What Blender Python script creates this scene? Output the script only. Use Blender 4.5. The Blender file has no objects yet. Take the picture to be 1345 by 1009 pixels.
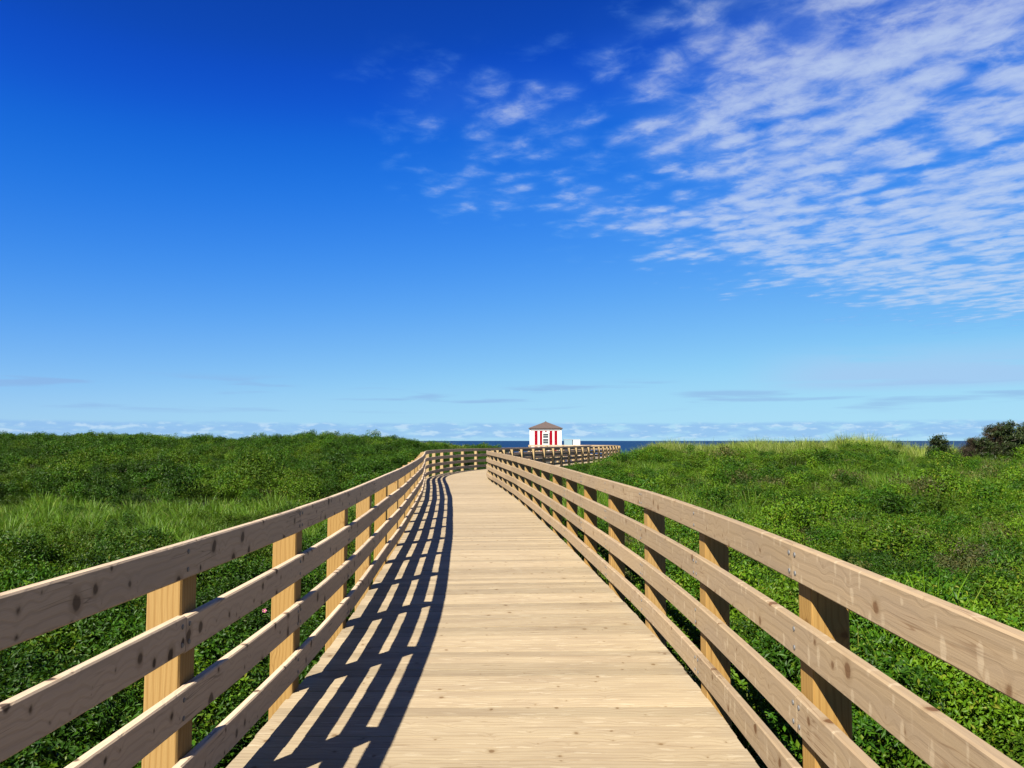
import bpy, bmesh, math, random
import numpy as np
from mathutils import Vector, Matrix, noise as mnoise

R = math.radians
random.seed(7)
rng = np.random.default_rng(7)
scene = bpy.context.scene
COL = scene.collection

# ------------------------------------------------------------------ camera
cam_d = bpy.data.cameras.new("camera")
cam = bpy.data.objects.new("camera", cam_d)
COL.objects.link(cam)
scene.camera = cam
CAM_H = 1.5
cam.location = (0, 0, CAM_H)
cam_d.sensor_fit = 'HORIZONTAL'
cam_d.sensor_width = 36.0
cam_d.lens = 36.0 * 1000.0 / 1345.0
PITCH = math.atan(74.5 / 1000.0)
cam.rotation_euler = (math.pi / 2 + PITCH, 0, 0)
cam_d.clip_start = 0.05
cam_d.clip_end = 60000

# ------------------------------------------------------------------ sun + view
SUN_AZ = 180 + 35.5      # compass bearing of the sun, clockwise from +Y
SUN_EL = 43.0
sd = bpy.data.lights.new("sun", 'SUN')
sd.energy = 5.0
sd.angle = R(0.5)
sd.color = (1.0, 0.93, 0.80)
sun = bpy.data.objects.new("sun", sd)
COL.objects.link(sun)
sun_dir = Vector((math.sin(R(SUN_AZ)) * math.cos(R(SUN_EL)), math.cos(R(SUN_AZ)) * math.cos(R(SUN_EL)), math.sin(R(SUN_EL))))
sun.rotation_euler = sun_dir.to_track_quat('Z', 'Y').to_euler()
sun.location = (-20, -30, 40)

scene.view_settings.view_transform = 'Standard'
scene.view_settings.look = 'None'
scene.view_settings.exposure = 2.2
scene.view_settings.gamma = 1.0

# ------------------------------------------------------------------ node helper
class NT:
    def __init__(self, tree):
        self.t = tree
        self.n = tree.nodes
        self.l = tree.links
    def new(self, typ, **kw):
        nd = self.n.new(typ)
        for k, v in kw.items():
            setattr(nd, k, v)
        return nd
    def put(self, sock, v):
        if v is None:
            return
        if isinstance(v, bpy.types.NodeSocket):
            self.l.new(v, sock)
        else:
            if sock.type == 'RGBA' and isinstance(v, (tuple, list)) and len(v) == 3:
                v = (*v, 1)
            sock.default_value = v
    def math(self, op, a, b=None, c=None, clamp=False):
        nd = self.new('ShaderNodeMath', operation=op, use_clamp=clamp)
        self.put(nd.inputs[0], a)
        if b is not None: self.put(nd.inputs[1], b)
        if c is not None: self.put(nd.inputs[2], c)
        return nd.outputs[0]
    def mix(self, f, a, b, blend='MIX', clamp=False):
        nd = self.new('ShaderNodeMix', data_type='RGBA', blend_type=blend)
        nd.clamp_factor = True
        self.put(nd.inputs[0], f)
        self.put(nd.inputs[6], a)
        self.put(nd.inputs[7], b)
        return nd.outputs[2]
    def xyz(self, x, y, z=0.0):
        nd = self.new('ShaderNodeCombineXYZ')
        self.put(nd.inputs[0], x); self.put(nd.inputs[1], y); self.put(nd.inputs[2], z)
        return nd.outputs[0]
    def sep(self, v):
        nd = self.new('ShaderNodeSeparateXYZ')
        self.put(nd.inputs[0], v)
        return nd.outputs
    def noise(self, vec, scale=1.0, detail=3.0, rough=0.5, dist=0.0, dims='3D'):
        nd = self.new('ShaderNodeTexNoise', noise_dimensions=dims)
        self.put(nd.inputs['Vector'], vec)
        self.put(nd.inputs['Scale'], scale); self.put(nd.inputs['Detail'], detail)
        self.put(nd.inputs['Roughness'], rough); self.put(nd.inputs['Distortion'], dist)
        return nd.outputs
    def smooth(self, v, lo, hi, a=0.0, b=1.0):
        nd = self.new('ShaderNodeMapRange', interpolation_type='SMOOTHSTEP')
        self.put(nd.inputs[0], v)
        self.put(nd.inputs[1], lo); self.put(nd.inputs[2], hi)
        self.put(nd.inputs[3], a); self.put(nd.inputs[4], b)
        return nd.outputs[0]
    def lin(self, v, lo, hi, a=0.0, b=1.0):
        nd = self.new('ShaderNodeMapRange')
        self.put(nd.inputs[0], v)
        self.put(nd.inputs[1], lo); self.put(nd.inputs[2], hi)
        self.put(nd.inputs[3], a); self.put(nd.inputs[4], b)
        return nd.outputs[0]
    def attr(self, name, typ='GEOMETRY'):
        nd = self.new('ShaderNodeAttribute', attribute_name=name, attribute_type=typ)
        return nd.outputs

def new_mat(name):
    m = bpy.data.materials.new(name)
    m.use_nodes = True
    nt = NT(m.node_tree)
    b = m.node_tree.nodes['Principled BSDF']
    return m, nt, b

def srgb(r, g, b):
    f = lambda c: (c / 255 / 12.92) if c / 255 <= 0.04045 else ((c / 255 + 0.055) / 1.055) ** 2.4
    return (f(r), f(g), f(b))

# ------------------------------------------------------------------ world
world = bpy.data.worlds.new("World")
scene.world = world
world.use_nodes = True
W = NT(world.node_tree)
bg = world.node_tree.nodes['Background']
sky = W.new('ShaderNodeTexSky', sky_type='NISHITA')
sky.sun_disc = False
sky.sun_elevation = R(SUN_EL)
sky.sun_rotation = R(SUN_AZ)
sky.altitude = 0
sky.air_density = 1.0
sky.dust_density = 0.0
sky.ozone_density = 3.0
SKY_STRENGTH = 0.05
# photographic tone response of the clear sky (deep polarised blue overhead, pale cyan at the horizon)
sc_ = W.new('ShaderNodeVectorMath', operation='SCALE'); W.put(sc_.inputs[0], sky.outputs[0]); sc_.inputs['Scale'].default_value = 0.10
cur = W.new('ShaderNodeRGBCurve')
CURVES = (((0, 0), (0.06, 0.002), (0.098, 0.0044), (0.112, 0.0055), (0.136, 0.011), (0.181, 0.036), (0.266, 0.10), (0.347, 0.165), (0.491, 0.262), (0.617, 0.33), (0.80, 0.38), (1, 0.41)),
          ((0, 0), (0.10, 0.025), (0.171, 0.0612), (0.195, 0.0844), (0.231, 0.145), (0.305, 0.235), (0.423, 0.36), (0.521, 0.45), (0.658, 0.565), (0.745, 0.63), (0.823, 0.67), (1, 0.72)),
          ((0, 0), (0.20, 0.22), (0.319, 0.445), (0.352, 0.578), (0.407, 0.71), (0.497, 0.82), (0.617, 0.89), (0.708, 0.91), (1, 0.93)))
for i, pts in enumerate(CURVES):
    c_ = cur.mapping.curves[i]
    c_.points[0].location = pts[0]; c_.points[1].location = pts[-1]
    for p_ in pts[1:-1]: c_.points.new(*p_)
cur.mapping.update()
W.put(cur.inputs['Color'], sc_.outputs[0])
sc2 = W.new('ShaderNodeVectorMath', operation='SCALE'); W.put(sc2.inputs[0], cur.outputs[0]); sc2.inputs['Scale'].default_value = 0.2176 / SKY_STRENGTH
skycol = sc2.outputs[0]
tc = W.new('ShaderNodeTexCoord')
dx, dy, dz = W.sep(tc.outputs['Generated'])
zc = W.math('MAXIMUM', dz, 0.02)
px = W.math('DIVIDE', dx, zc)
py = W.math('DIVIDE', dy, zc)
# high sheet of cloudlets in rows
ca = W.math('ADD', W.math('MULTIPLY', px, 0.58), W.math('MULTIPLY', py, -0.81))
cb = W.math('ADD', W.math('MULTIPLY', px, 0.81), W.math('MULTIPLY', py, 0.58))
f1 = W.math('ADD', W.math('SUBTRACT', px, W.math('MULTIPLY', py, 0.10)), 0.32)
f2 = W.math('ADD', W.math('SUBTRACT', W.math('MULTIPLY', px, 0.95), py), 4.15)
f3 = W.math('SUBTRACT', 7.3, py)
cov = W.math('MINIMUM', W.math('MULTIPLY', f1, 0.95), W.math('MINIMUM', W.math('MULTIPLY', f2, 0.5), W.math('MULTIPLY', f3, 0.45)))
big = W.noise(W.xyz(px, py, 3.1), 1.5, 3, 0.5)[0]
cov = W.math('ADD', cov, W.math('MULTIPLY', W.math('SUBTRACT', big, 0.5), 1.5))
cov = W.smooth(cov, -0.12, 1.0)
side = W.math('MULTIPLY', W.math('MULTIPLY', W.smooth(px, -0.6, -0.15), W.smooth(px, 0.5, 0.15)), W.math('MULTIPLY', W.smooth(py, 1.7, 2.2), W.smooth(py, 3.7, 3.1)))
cov = W.math('MAXIMUM', cov, W.math('MULTIPLY', side, 0.56))
n1 = W.noise(W.xyz(W.math('MULTIPLY', ca, 8.0), W.math('MULTIPLY', cb, 7.8), 0.0), 1.0, 5, 0.60, 0.3)[0]
n2 = W.noise(W.xyz(W.math('MULTIPLY', ca, 1.6), W.math('MULTIPLY', cb, 3.0), 7.0), 1.0, 3, 0.5)[0]
dis = W.noise(W.xyz(px, py, 0.0), 4.0, 2, 0.5)[1]
d0, d1, _ = W.sep(dis)
vc = W.new('ShaderNodeTexVoronoi', feature='SMOOTH_F1', voronoi_dimensions='2D')
W.put(vc.inputs['Vector'], W.xyz(W.math('ADD', W.math('MULTIPLY', ca, 5.5), d0), W.math('ADD', W.math('MULTIPLY', cb, 8.0), d1)))
vc.inputs['Scale'].default_value = 1.0; vc.inputs['Smoothness'].default_value = 0.6
cell = W.smooth(vc.outputs['Distance'], 0.75, 0.0)
den = W.math('ADD', W.math('ADD', W.math('MULTIPLY', n1, 0.56), W.math('MULTIPLY', n2, 0.28)), W.math('MULTIPLY', cell, 0.16))
thr = W.lin(cov, 0.0, 1.0, 0.63, 0.385)
dif = W.math('SUBTRACT', den, thr)
c_hi = W.smooth(dif, -0.10, 0.27)
fine = W.noise(W.xyz(W.math('MULTIPLY', ca, 22.0), W.math('MULTIPLY', cb, 24.0), 3.0), 1.0, 4, 0.6, 0.4)[0]
c_hi = W.math('MULTIPLY', c_hi, W.smooth(fine, 0.15, 0.62, 0.6, 1.0))
c_hi = W.math('MULTIPLY', c_hi, W.lin(cov, 0.1, 1.0, 0.40, 0.74))
veil = W.math('MULTIPLY', W.smooth(cov, 0.15, 1.0), W.smooth(n2, 0.25, 0.7, 0.03, 0.24))
c_hi = W.math('SUBTRACT', 1.0, W.math('MULTIPLY', W.math('SUBTRACT', 1.0, c_hi), W.math('SUBTRACT', 1.0, veil)))
c_hi = W.math('MULTIPLY', c_hi, W.smooth(cov, 0.0, 0.25))
# bearings for low cloud
az = W.math('ARCTAN2', dx, dy)
el = W.math('ARCSINE', dz)
s1 = W.noise(W.xyz(W.math('MULTIPLY', az, 5.0), W.math('MULTIPLY', el, 70.0), 1.0), 1.0, 4, 0.5, 0.2)[0]
m1 = W.math('MULTIPLY', W.smooth(el, 0.028, 0.045), W.smooth(el, 0.085, 0.068))
c_st = W.math('MULTIPLY', W.math('MULTIPLY', W.smooth(s1, 0.53, 0.66), m1), 0.5)
s2 = W.noise(W.xyz(W.math('MULTIPLY', az, 3.0), W.math('MULTIPLY', el, 40.0), 5.0), 1.0, 5, 0.55, 0.3)[0]
m2 = W.math('MULTIPLY', W.math('MULTIPLY', W.smooth(el, 0.055, 0.07), W.smooth(el, 0.125, 0.075)), W.smooth(az, 0.27, 0.42))
c_flat = W.math('MULTIPLY', W.math('MULTIPLY', W.smooth(s2, 0.28, 0.5), m2), 0.85)
s3 = W.noise(W.xyz(W.math('MULTIPLY', az, 26.0), W.math('MULTIPLY', el, 110.0), 9.0), 1.0, 5, 0.6, 0.2)[0]
top = W.math('ADD', 0.018, W.math('MULTIPLY', W.noise(W.xyz(W.math('MULTIPLY', az, 9.0), 0.0, 2.0), 1.0, 3, 0.6)[0], 0.012))
c_cu = W.math('MULTIPLY', W.smooth(W.math('SUBTRACT', top, el), -0.001, 0.004), W.smooth(s3, 0.22, 0.55))
c_cu = W.math('MULTIPLY', c_cu, 0.7)
c_cu = W.math('MULTIPLY', c_cu, W.smooth(el, 0.0, 0.006))
cu_white = W.smooth(W.noise(W.xyz(W.math('MULTIPLY', az, 40.0), W.math('MULTIPLY', el, 150.0), 4.0), 1.0, 4, 0.6)[0], 0.50, 0.64)
K = 0.2176 / SKY_STRENGTH
def cc(r, g, b):
    s = srgb(r, g, b)
    return (s[0] * K, s[1] * K, s[2] * K, 1)
hicol = W.mix(W.smooth(c_hi, 0.0, 0.6), cc(96, 168, 244), cc(198, 215, 241))
col = W.mix(c_hi, skycol, hicol)
col = W.mix(c_st, col, cc(140, 175, 225))
col = W.mix(c_flat, col, cc(165, 203, 241))
cucol = W.mix(cu_white, cc(143, 188, 238), cc(196, 222, 248))
col = W.mix(c_cu, col, cucol)
W.put(bg.inputs[0], col)
bg.inputs[1].default_value = SKY_STRENGTH

# ------------------------------------------------------------------ object helpers
def tag(o, label=None, cat=None, group=None, kind=None):
    if label: o['label'] = label
    if cat: o['category'] = cat
    if group: o['group'] = group
    if kind: o['kind'] = kind
    return o

def link(name, me, mat=None, parent=None):
    o = bpy.data.objects.new(name, me)
    COL.objects.link(o)
    if mat is not None and me is not None and not me.materials:
        for m in (mat if isinstance(mat, (list, tuple)) else [mat]):
            me.materials.append(m)
    if parent is not None:
        o.parent = parent
    return o

def empty(name, loc=(0, 0, 0), rz=0.0):
    o = bpy.data.objects.new(name, None)
    COL.objects.link(o)
    o.location = loc
    o.rotation_euler = (0, 0, rz)
    return o

def mesh_np(name, verts, faces, uvs=None, attrs=None, smooth=False):
    """faces: list of index tuples; uvs: per-loop array; attrs: dict name -> per-face floats"""
    me = bpy.data.meshes.new(name)
    verts = np.asarray(verts, dtype=np.float32)
    me.vertices.add(len(verts))
    me.vertices.foreach_set('co', verts.ravel())
    if isinstance(faces, np.ndarray):
        nl = faces.size
        k = faces.shape[1]
        starts = np.arange(0, nl, k, dtype=np.int32)
        flat = faces.astype(np.int32).ravel()
        nf = len(faces)
    else:
        lens = [len(f) for f in faces]
        flat = np.array([i for f in faces for i in f], dtype=np.int32)
        starts = np.concatenate([[0], np.cumsum(lens)[:-1]]).astype(np.int32)
        nl = len(flat); nf = len(faces)
    me.loops.add(nl)
    me.loops.foreach_set('vertex_index', flat)
    me.polygons.add(nf)
    me.polygons.foreach_set('loop_start', starts)
    me.polygons.foreach_set('use_smooth', np.full(nf, bool(smooth)))
    if uvs is not None:
        ul = me.uv_layers.new(name='UVMap')
        ul.data.foreach_set('uv', np.asarray(uvs, dtype=np.float32).ravel())
    if attrs:
        for k2, v in attrs.items():
            a = me.attributes.new(k2, 'FLOAT', 'FACE')
            a.data.foreach_set('value', np.asarray(v, dtype=np.float32))
    me.update(calc_edges=True)
    me.validate()
    return me

class MB:
    """collects boxes and lofts into one mesh"""
    def __init__(self):
        self.v = []; self.f = []; self.uv = []; self.r = []
    def quad(self, pts, uvs=None, rnd=0.5):
        i = len(self.v)
        self.v += [tuple(p) for p in pts]
        self.f.append(tuple(range(i, i + len(pts))))
        self.uv += uvs if uvs else [(p[0] * 0.5 + p[1] * 0.5, p[2]) for p in pts]
        self.r.append(rnd)
    def box(self, c, s, rz=0.0, rnd=0.5, bevel=0.0):
        """box centre c, size s, optional chamfer of the vertical and top edges"""
        bm = bmesh.new()
        bmesh.ops.create_cube(bm, size=1.0)
        for v in bm.verts:
            v.co = Vector((v.co.x * s[0], v.co.y * s[1], v.co.z * s[2]))
        if bevel > 0:
            bmesh.ops.bevel(bm, geom=list(bm.edges), offset=bevel, segments=1, affect='EDGES')
        M = Matrix.Translation(Vector(c)) @ Matrix.Rotation(rz, 4, 'Z')
        bm.verts.index_update()
        i = len(self.v)
        loc = [v.co.copy() for v in bm.verts]
        self.v += [tuple(M @ p) for p in loc]
        for f in bm.faces:
            self.f.append(tuple(i + v.index for v in f.verts))
            n = f.normal
            for v in f.verts:
                p = v.co
                if abs(n.z) > 0.7: self.uv.append((p.x, p.y))
                elif abs(n.x) > 0.7: self.uv.append((p.z, p.y + 0.31))
                else: self.uv.append((p.z, p.x + 0.73))
            self.r.append(rnd)
        bm.free()
    def prism(self, pts2, y0, y1, rnd=0.5):
        pass
    def loft(self, rings, uo=0.0, vo=0.0, rnd=0.5, us=None, caps=True):
        """rings of equal vertex count joined along their length; u = length, v = round the section"""
        n = len(rings[0]); i = len(self.v)
        for r in rings: self.v += [tuple(p) for p in r]
        per = [0.0]
        for k in range(n):
            per.append(per[-1] + (Vector(rings[0][(k + 1) % n]) - Vector(rings[0][k])).length)
        for a in range(len(rings) - 1):
            for k in range(n):
                k2 = (k + 1) % n
                self.f.append((i + a * n + k, i + (a + 1) * n + k, i + (a + 1) * n + k2, i + a * n + k2))
                u0, u1 = us[a] + uo, us[a + 1] + uo
                self.uv += [(u0, vo + per[k]), (u1, vo + per[k]), (u1, vo + per[k + 1]), (u0, vo + per[k + 1])]
                self.r.append(rnd)
        if caps:
            self.f.append(tuple(i + k for k in range(n)))
            self.uv += [(uo + per[k] * .3, vo) for k in range(n)]; self.r.append(rnd)
            b = i + (len(rings) - 1) * n
            self.f.append(tuple(b + k for k in reversed(range(n))))
            self.uv += [(uo + per[k] * .3, vo) for k in range(n)]; self.r.append(rnd)
    def build(self, name, mat, parent=None, smooth=False):
        me = mesh_np(name, self.v, self.f, self.uv, {'rnd': self.r}, smooth)
        bm = bmesh.new(); bm.from_mesh(me)
        bmesh.ops.recalc_face_normals(bm, faces=bm.faces)
        bm.to_mesh(me); bm.free()
        return link(name, me, mat, parent)

# ------------------------------------------------------------------ wood material
def wood(name, base, dark, knot, knot_amt=1.0, knot_scale=6.0, knot_r=0.016, pale=None, pale_amt=0.0,
         grain=0.5, vfreq=60.0, rough=0.65, tone=0.25, weather=None, weather_amt=0.0, bump=0.15, tone_to=None, warp_amt=0.08, pale_scale=(19.0, 8.0)):
    m, n, b = new_mat(name)
    uv = n.new('ShaderNodeUVMap', uv_map='UVMap').outputs[0]
    u, v, _ = n.sep(uv)
    rnd = n.attr('rnd')[2]
    # knots
    vo = n.new('ShaderNodeTexVoronoi', voronoi_dimensions='2D', feature='F1')
    wob = n.noise(n.xyz(n.math('MULTIPLY', u, 1.0), n.math('MULTIPLY', v, 0.6)), 55.0, 3, 0.6)[0]
    wob2 = n.noise(n.xyz(u, v), 7.0, 2, 0.5)[0]
    n.put(vo.inputs['Vector'], n.xyz(n.math('ADD', n.math('MULTIPLY', u, 1.0), n.math('MULTIPLY', wob2, 0.05)), n.math('MULTIPLY', v, 0.82)))
    n.put(vo.inputs['Scale'], knot_scale)
    dist = n.math('DIVIDE', vo.outputs['Distance'], knot_scale)
    dist = n.math('ADD', dist, n.math('MULTIPLY', n.math('SUBTRACT', wob, 0.5), 0.012))
    cs = n.new('ShaderNodeSeparateColor'); n.put(cs.inputs[0], vo.outputs['Color'])
    rr = n.math('SUBTRACT', n.math('MULTIPLY', n.math('POWER', cs.outputs[0], 2.4), knot_r), 0.001)
    kmask = n.smooth(n.math('SUBTRACT', dist, rr), 0.006, -0.005)
    kmask = n.math('MULTIPLY', n.math('MULTIPLY', kmask, knot_amt), n.lin(cs.outputs[1], 0.0, 1.0, 0.75, 1.0))
    kring = n.smooth(n.math('SUBTRACT', dist, n.math('MULTIPLY', rr, 1.8)), 0.014, -0.01)
    kring = n.math('MULTIPLY', kring, n.lin(cs.outputs[2], 0.0, 1.0, 0.3, 1.6))
    # grain
    warp = n.noise(n.xyz(n.math('MULTIPLY', u, 1.6), n.math('MULTIPLY', v, 9.0)), 1.0, 3, 0.5)[0]
    defl = n.math('MULTIPLY', n.math('POWER', n.math('MAXIMUM', n.math('SUBTRACT', 1.0, n.math('MULTIPLY', dist, 14.0)), 0.0), 2.0), 0.035)
    vv = n.math('ADD', n.math('ADD', v, n.math('MULTIPLY', warp, warp_amt)), defl)
    wv = n.math('SINE', n.math('MULTIPLY', vv, vfreq * 6.0))
    wv = n.smooth(wv, 0.1, 1.0)
    fib = n.noise(n.xyz(n.math('MULTIPLY', u, 5.0), n.math('MULTIPLY', v, 260.0)), 1.0, 4, 0.65)[0]
    g = n.math('ADD', n.math('MULTIPLY', wv, 0.5), n.math('MULTIPLY', n.smooth(fib, 0.35, 0.75), 0.5))
    g = n.math('MULTIPLY', g, grain)
    c = n.mix(g, base if tone_to is None else n.mix(rnd, base, tone_to), dark)
    if weather is not None:
        wn = n.noise(n.xyz(n.math('MULTIPLY', u, 1.5), n.math('MULTIPLY', v, 8.0), n.math('MULTIPLY', rnd, 13.0)), 1.0, 5, 0.6)[0]
        c = n.mix(n.math('MULTIPLY', n.smooth(wn, 0.35, 0.7), weather_amt), c, weather)
    if pale is not None:
        vp = n.new('ShaderNodeTexVoronoi', voronoi_dimensions='2D', feature='F1')
        n.put(vp.inputs['Vector'], n.xyz(n.math('ADD', n.math('MULTIPLY', u, pale_scale[0]), n.math('MULTIPLY', wob, 0.45)), n.math('ADD', n.math('MULTIPLY', v, pale_scale[1]), n.math('MULTIPLY', wob2, 1.2))))
        n.put(vp.inputs['Scale'], 1.0)
        cp = n.new('ShaderNodeSeparateColor'); n.put(cp.inputs[0], vp.outputs['Color'])
        pm = n.math('MULTIPLY', n.smooth(n.math('SUBTRACT', vp.outputs['Distance'], n.math('MULTIPLY', cp.outputs[1], 0.22)), 0.12, -0.02), n.smooth(cp.outputs[2], 0.25, 0.8))
        c = n.mix(n.math('MULTIPLY', pm, pale_amt), c, pale)
        core = n.math('MULTIPLY', n.smooth(vp.outputs['Distance'], 0.16, 0.06), n.smooth(cp.outputs[2], 0.55, 0.75))
        c = n.mix(n.math('MULTIPLY', core, 0.0), c, knot)
    ck = n.noise(n.xyz(n.math('MULTIPLY', u, 1.3), n.math('MULTIPLY', v, 22.0), n.math('MULTIPLY', rnd, 31.0)), 1.0, 2, 0.5)[0]
    ckm = n.smooth(n.math('ABSOLUTE', n.math('SUBTRACT', ck, 0.5)), 0.016, 0.002)
    ckm = n.math('MULTIPLY', ckm, n.smooth(n.noise(n.xyz(n.math('MULTIPLY', u, 2.3), n.math('MULTIPLY', v, 3.0), rnd), 1.0, 2, 0.5)[0], 0.52, 0.64))
    c = n.mix(n.math('MULTIPLY', ckm, 0.5), c, knot)
    c = n.mix(n.math('MULTIPLY', kring, 0.5 * knot_amt), c, dark)
    c = n.mix(kmask, c, knot)
    tn = n.lin(rnd, 0.0, 1.0, 0.575 * (1.0 - tone), 0.575 * (1.0 + tone))
    c = n.mix(1.0, c, n.xyz(tn, tn, tn), 'MULTIPLY')
    n.put(b.inputs['Base Color'], c)
    n.put(b.inputs['Roughness'], rough)
    n.put(b.inputs['Specular IOR Level'], 0.10)
    bp = n.new('ShaderNodeBump')
    n.put(bp.inputs['Strength'], bump); n.put(bp.inputs['Distance'], 0.004)
    n.put(bp.inputs['Height'], n.math('SUBTRACT', n.math('MULTIPLY', fib, 0.6), n.math('ADD', n.math('MULTIPLY', kmask, 0.5), n.math('MULTIPLY', wv, 0.4))))
    n.put(b.inputs['Normal'], bp.outputs[0])
    return m

M_deck = wood("deck_planks", (0.322, 0.260, 0.170), (0.212, 0.154, 0.086), (0.11, 0.06, 0.022), 0.8, 5.5, 0.016,
              pale=(0.40, 0.34, 0.24), pale_amt=0.45, pale_scale=(5.0, 26.0), grain=0.62, vfreq=30, tone=0.16, weather=(0.205, 0.152, 0.098), weather_amt=0.5, bump=0.25)
M_rail_l = wood("knotty_rail_wood", (0.50, 0.385, 0.270), (0.32, 0.232, 0.152), (0.024, 0.012, 0.007), 0.95, 9.0, 0.025,
                grain=0.6, vfreq=30, tone=0.12, weather=(0.36, 0.285, 0.215), weather_amt=0.5, bump=0.25)
M_rail_r = wood("bleached_rail_wood", (0.292, 0.215, 0.132), (0.205, 0.140, 0.078), (0.095, 0.042, 0.016), 0.9, 6.5, 0.021,
                pale=(0.39, 0.31, 0.21), pale_amt=0.6, grain=0.55, vfreq=30, tone=0.12, weather=(0.235, 0.178, 0.125), weather_amt=0.5, bump=0.25)
M_post = wood("post_wood", (0.310, 0.182, 0.052), (0.17, 0.080, 0.017), (0.10, 0.04, 0.01), 0.6, 4.0, 0.016,
              grain=0.6, vfreq=42, tone=0.08, bump=0.2, warp_amt=0.045, tone_to=(0.31, 0.235, 0.125))
M_beam = wood("beam_wood", (0.18, 0.13, 0.08), (0.12, 0.08, 0.045), (0.05, 0.025, 0.015), 0.5, 5.0, 0.015, grain=0.6, tone=0.1)

# ------------------------------------------------------------------ path of the boardwalk
CTRL = [(-0.62, -7.0), (-0.38, -3.0), (-0.21, 0.0), (-0.125, 2.0), (-0.08, 3.6), (-0.10, 5.5), (-0.21, 7.6), (-0.32, 9.25), (-0.42, 10.95),
        (-0.54, 12.55), (-0.67, 14.2), (-0.80, 15.9), (-0.95, 17.6), (-1.10, 19.5), (-1.27, 21.1), (-1.45, 22.9),
        (-1.70, 25.3), (-1.93, 27.3), (-2.16, 29.6), (-2.24, 31.5), (-2.10, 33.6), (-1.74, 36.0), (-1.0, 38.7), (0.1, 41.2),
        (1.73, 45.4), (3.35, 49.8), (5.0, 54.6), (6.5, 59.6), (7.75, 64.3), (8.1, 67.2), (7.6, 69.9), (5.9, 71.3), (3.4, 71.6), (1.2, 71.7)]
CTRL = [(x, y + (0.115 + 0.0027 * y if y > 3 else 0.04)) for x, y in CTRL]
def spline(pts, step=0.02):
    P = np.array(pts, dtype=float)
    P = np.vstack([2 * P[0] - P[1], P, 2 * P[-1] - P[-2]])
    out = []
    for i in range(1, len(P) - 2):
        p0, p1, p2, p3 = P[i - 1:i + 3]
        t1 = np.linalg.norm(p1 - p0) ** .5; t2 = t1 + np.linalg.norm(p2 - p1) ** .5; t3 = t2 + np.linalg.norm(p3 - p2) ** .5
        m = max(2, int(np.linalg.norm(p2 - p1) / step))
        for t in np.linspace(t1, t2, m, endpoint=False):
            A1 = (t1 - t) / t1 * p0 + t / t1 * p1
            A2 = (t2 - t) / (t2 - t1) * p1 + (t - t1) / (t2 - t1) * p2
            A3 = (t3 - t) / (t3 - t2) * p2 + (t - t2) / (t3 - t2) * p3
            B1 = (t2 - t) / t2 * A1 + t / t2 * A2
            B2 = (t3 - t) / (t3 - t1) * A2 + (t - t1) / (t3 - t1) * A3
            out.append((t2 - t) / (t2 - t1) * B1 + (t - t1) / (t2 - t1) * B2)
    out.append(P[-2])
    return np.array(out)
PATH = spline(CTRL)
for _ in range(3):                      # ease out measuring noise
    k = np.ones(61) / 61
    pad = np.vstack([PATH[0] + (PATH[0] - PATH[1]) * np.arange(30, 0, -1)[:, None], PATH, PATH[-1] + (PATH[-1] - PATH[-2]) * np.arange(1, 31)[:, None]])
    PATH = np.stack([np.convolve(pad[:, 0], k, 'valid'), np.convolve(pad[:, 1], k, 'valid')], 1)
SEG = np.linalg.norm(np.diff(PATH, axis=0), axis=1)
ARC = np.concatenate([[0], np.cumsum(SEG)])
LEN = ARC[-1]
TAN = np.gradient(PATH, axis=0); TAN /= np.linalg.norm(TAN, axis=1)[:, None]
def at(s):
    x = np.interp(s, ARC, PATH[:, 0]); y = np.interp(s, ARC, PATH[:, 1])
    tx = np.interp(s, ARC, TAN[:, 0]); ty = np.interp(s, ARC, TAN[:, 1])
    l = math.hypot(tx, ty)
    return Vector((x, y)), Vector((tx / l, ty / l))
def off(s, lat, z):
    p, t = at(s)
    return Vector((p.x + t.y * lat, p.y - t.x * lat, z))     # lat > 0 is the right-hand side
def s_at_y(y):
    i = np.argmin(np.abs(PATH[:int(len(PATH) * .8), 1] - y)); return ARC[i]

HW = 1.225
# deck: one mesh of separate cross planks
mb = MB()
pw, gap, th = 0.137, 0.0055, 0.038
s = 0.05
while s + pw < LEN:
    a, b_ = s, s + pw
    ch = 0.0008
    dzz = random.uniform(-0.0015, 0.0015)
    jl = random.uniform(-0.006, 0.004); jr = random.uniform(-0.006, 0.004)
    prof = [(a, -th), (a, -ch), (a + ch, 0), (b_ - ch, 0), (b_, -ch), (b_, -th)]
    rings = [[off(q, lat, zz + dzz) for q, zz in prof] for lat in (-HW + jl, 0.0, HW + jr)]
    mb.loft(rings, random.uniform(0, 60), random.randint(0, 40) * 1.37, random.random(), us=[0, HW, 2 * HW])
    s += pw + random.choice((0.004, 0.005, 0.006, 0.008, 0.011))
deck = mb.build('boardwalk', M_deck)
tag(deck, 'pale plank boardwalk winding through green dune scrub toward the sea', 'boardwalk')
for lat in (-HW + 0.10, 0.0, HW - 0.10):
    mb = MB()
    ss = np.arange(0.0, LEN, 0.5)
    prof = [(-0.022, -0.30), (-0.022, -th - 0.004), (0.022, -th - 0.004), (0.022, -0.30)]
    mb.loft([[off(q, lat + l, z) for l, z in prof] for q in ss], 0, 0, 0.4, us=list(ss))
    mb.build('deck_beam', M_beam, deck)

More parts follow.
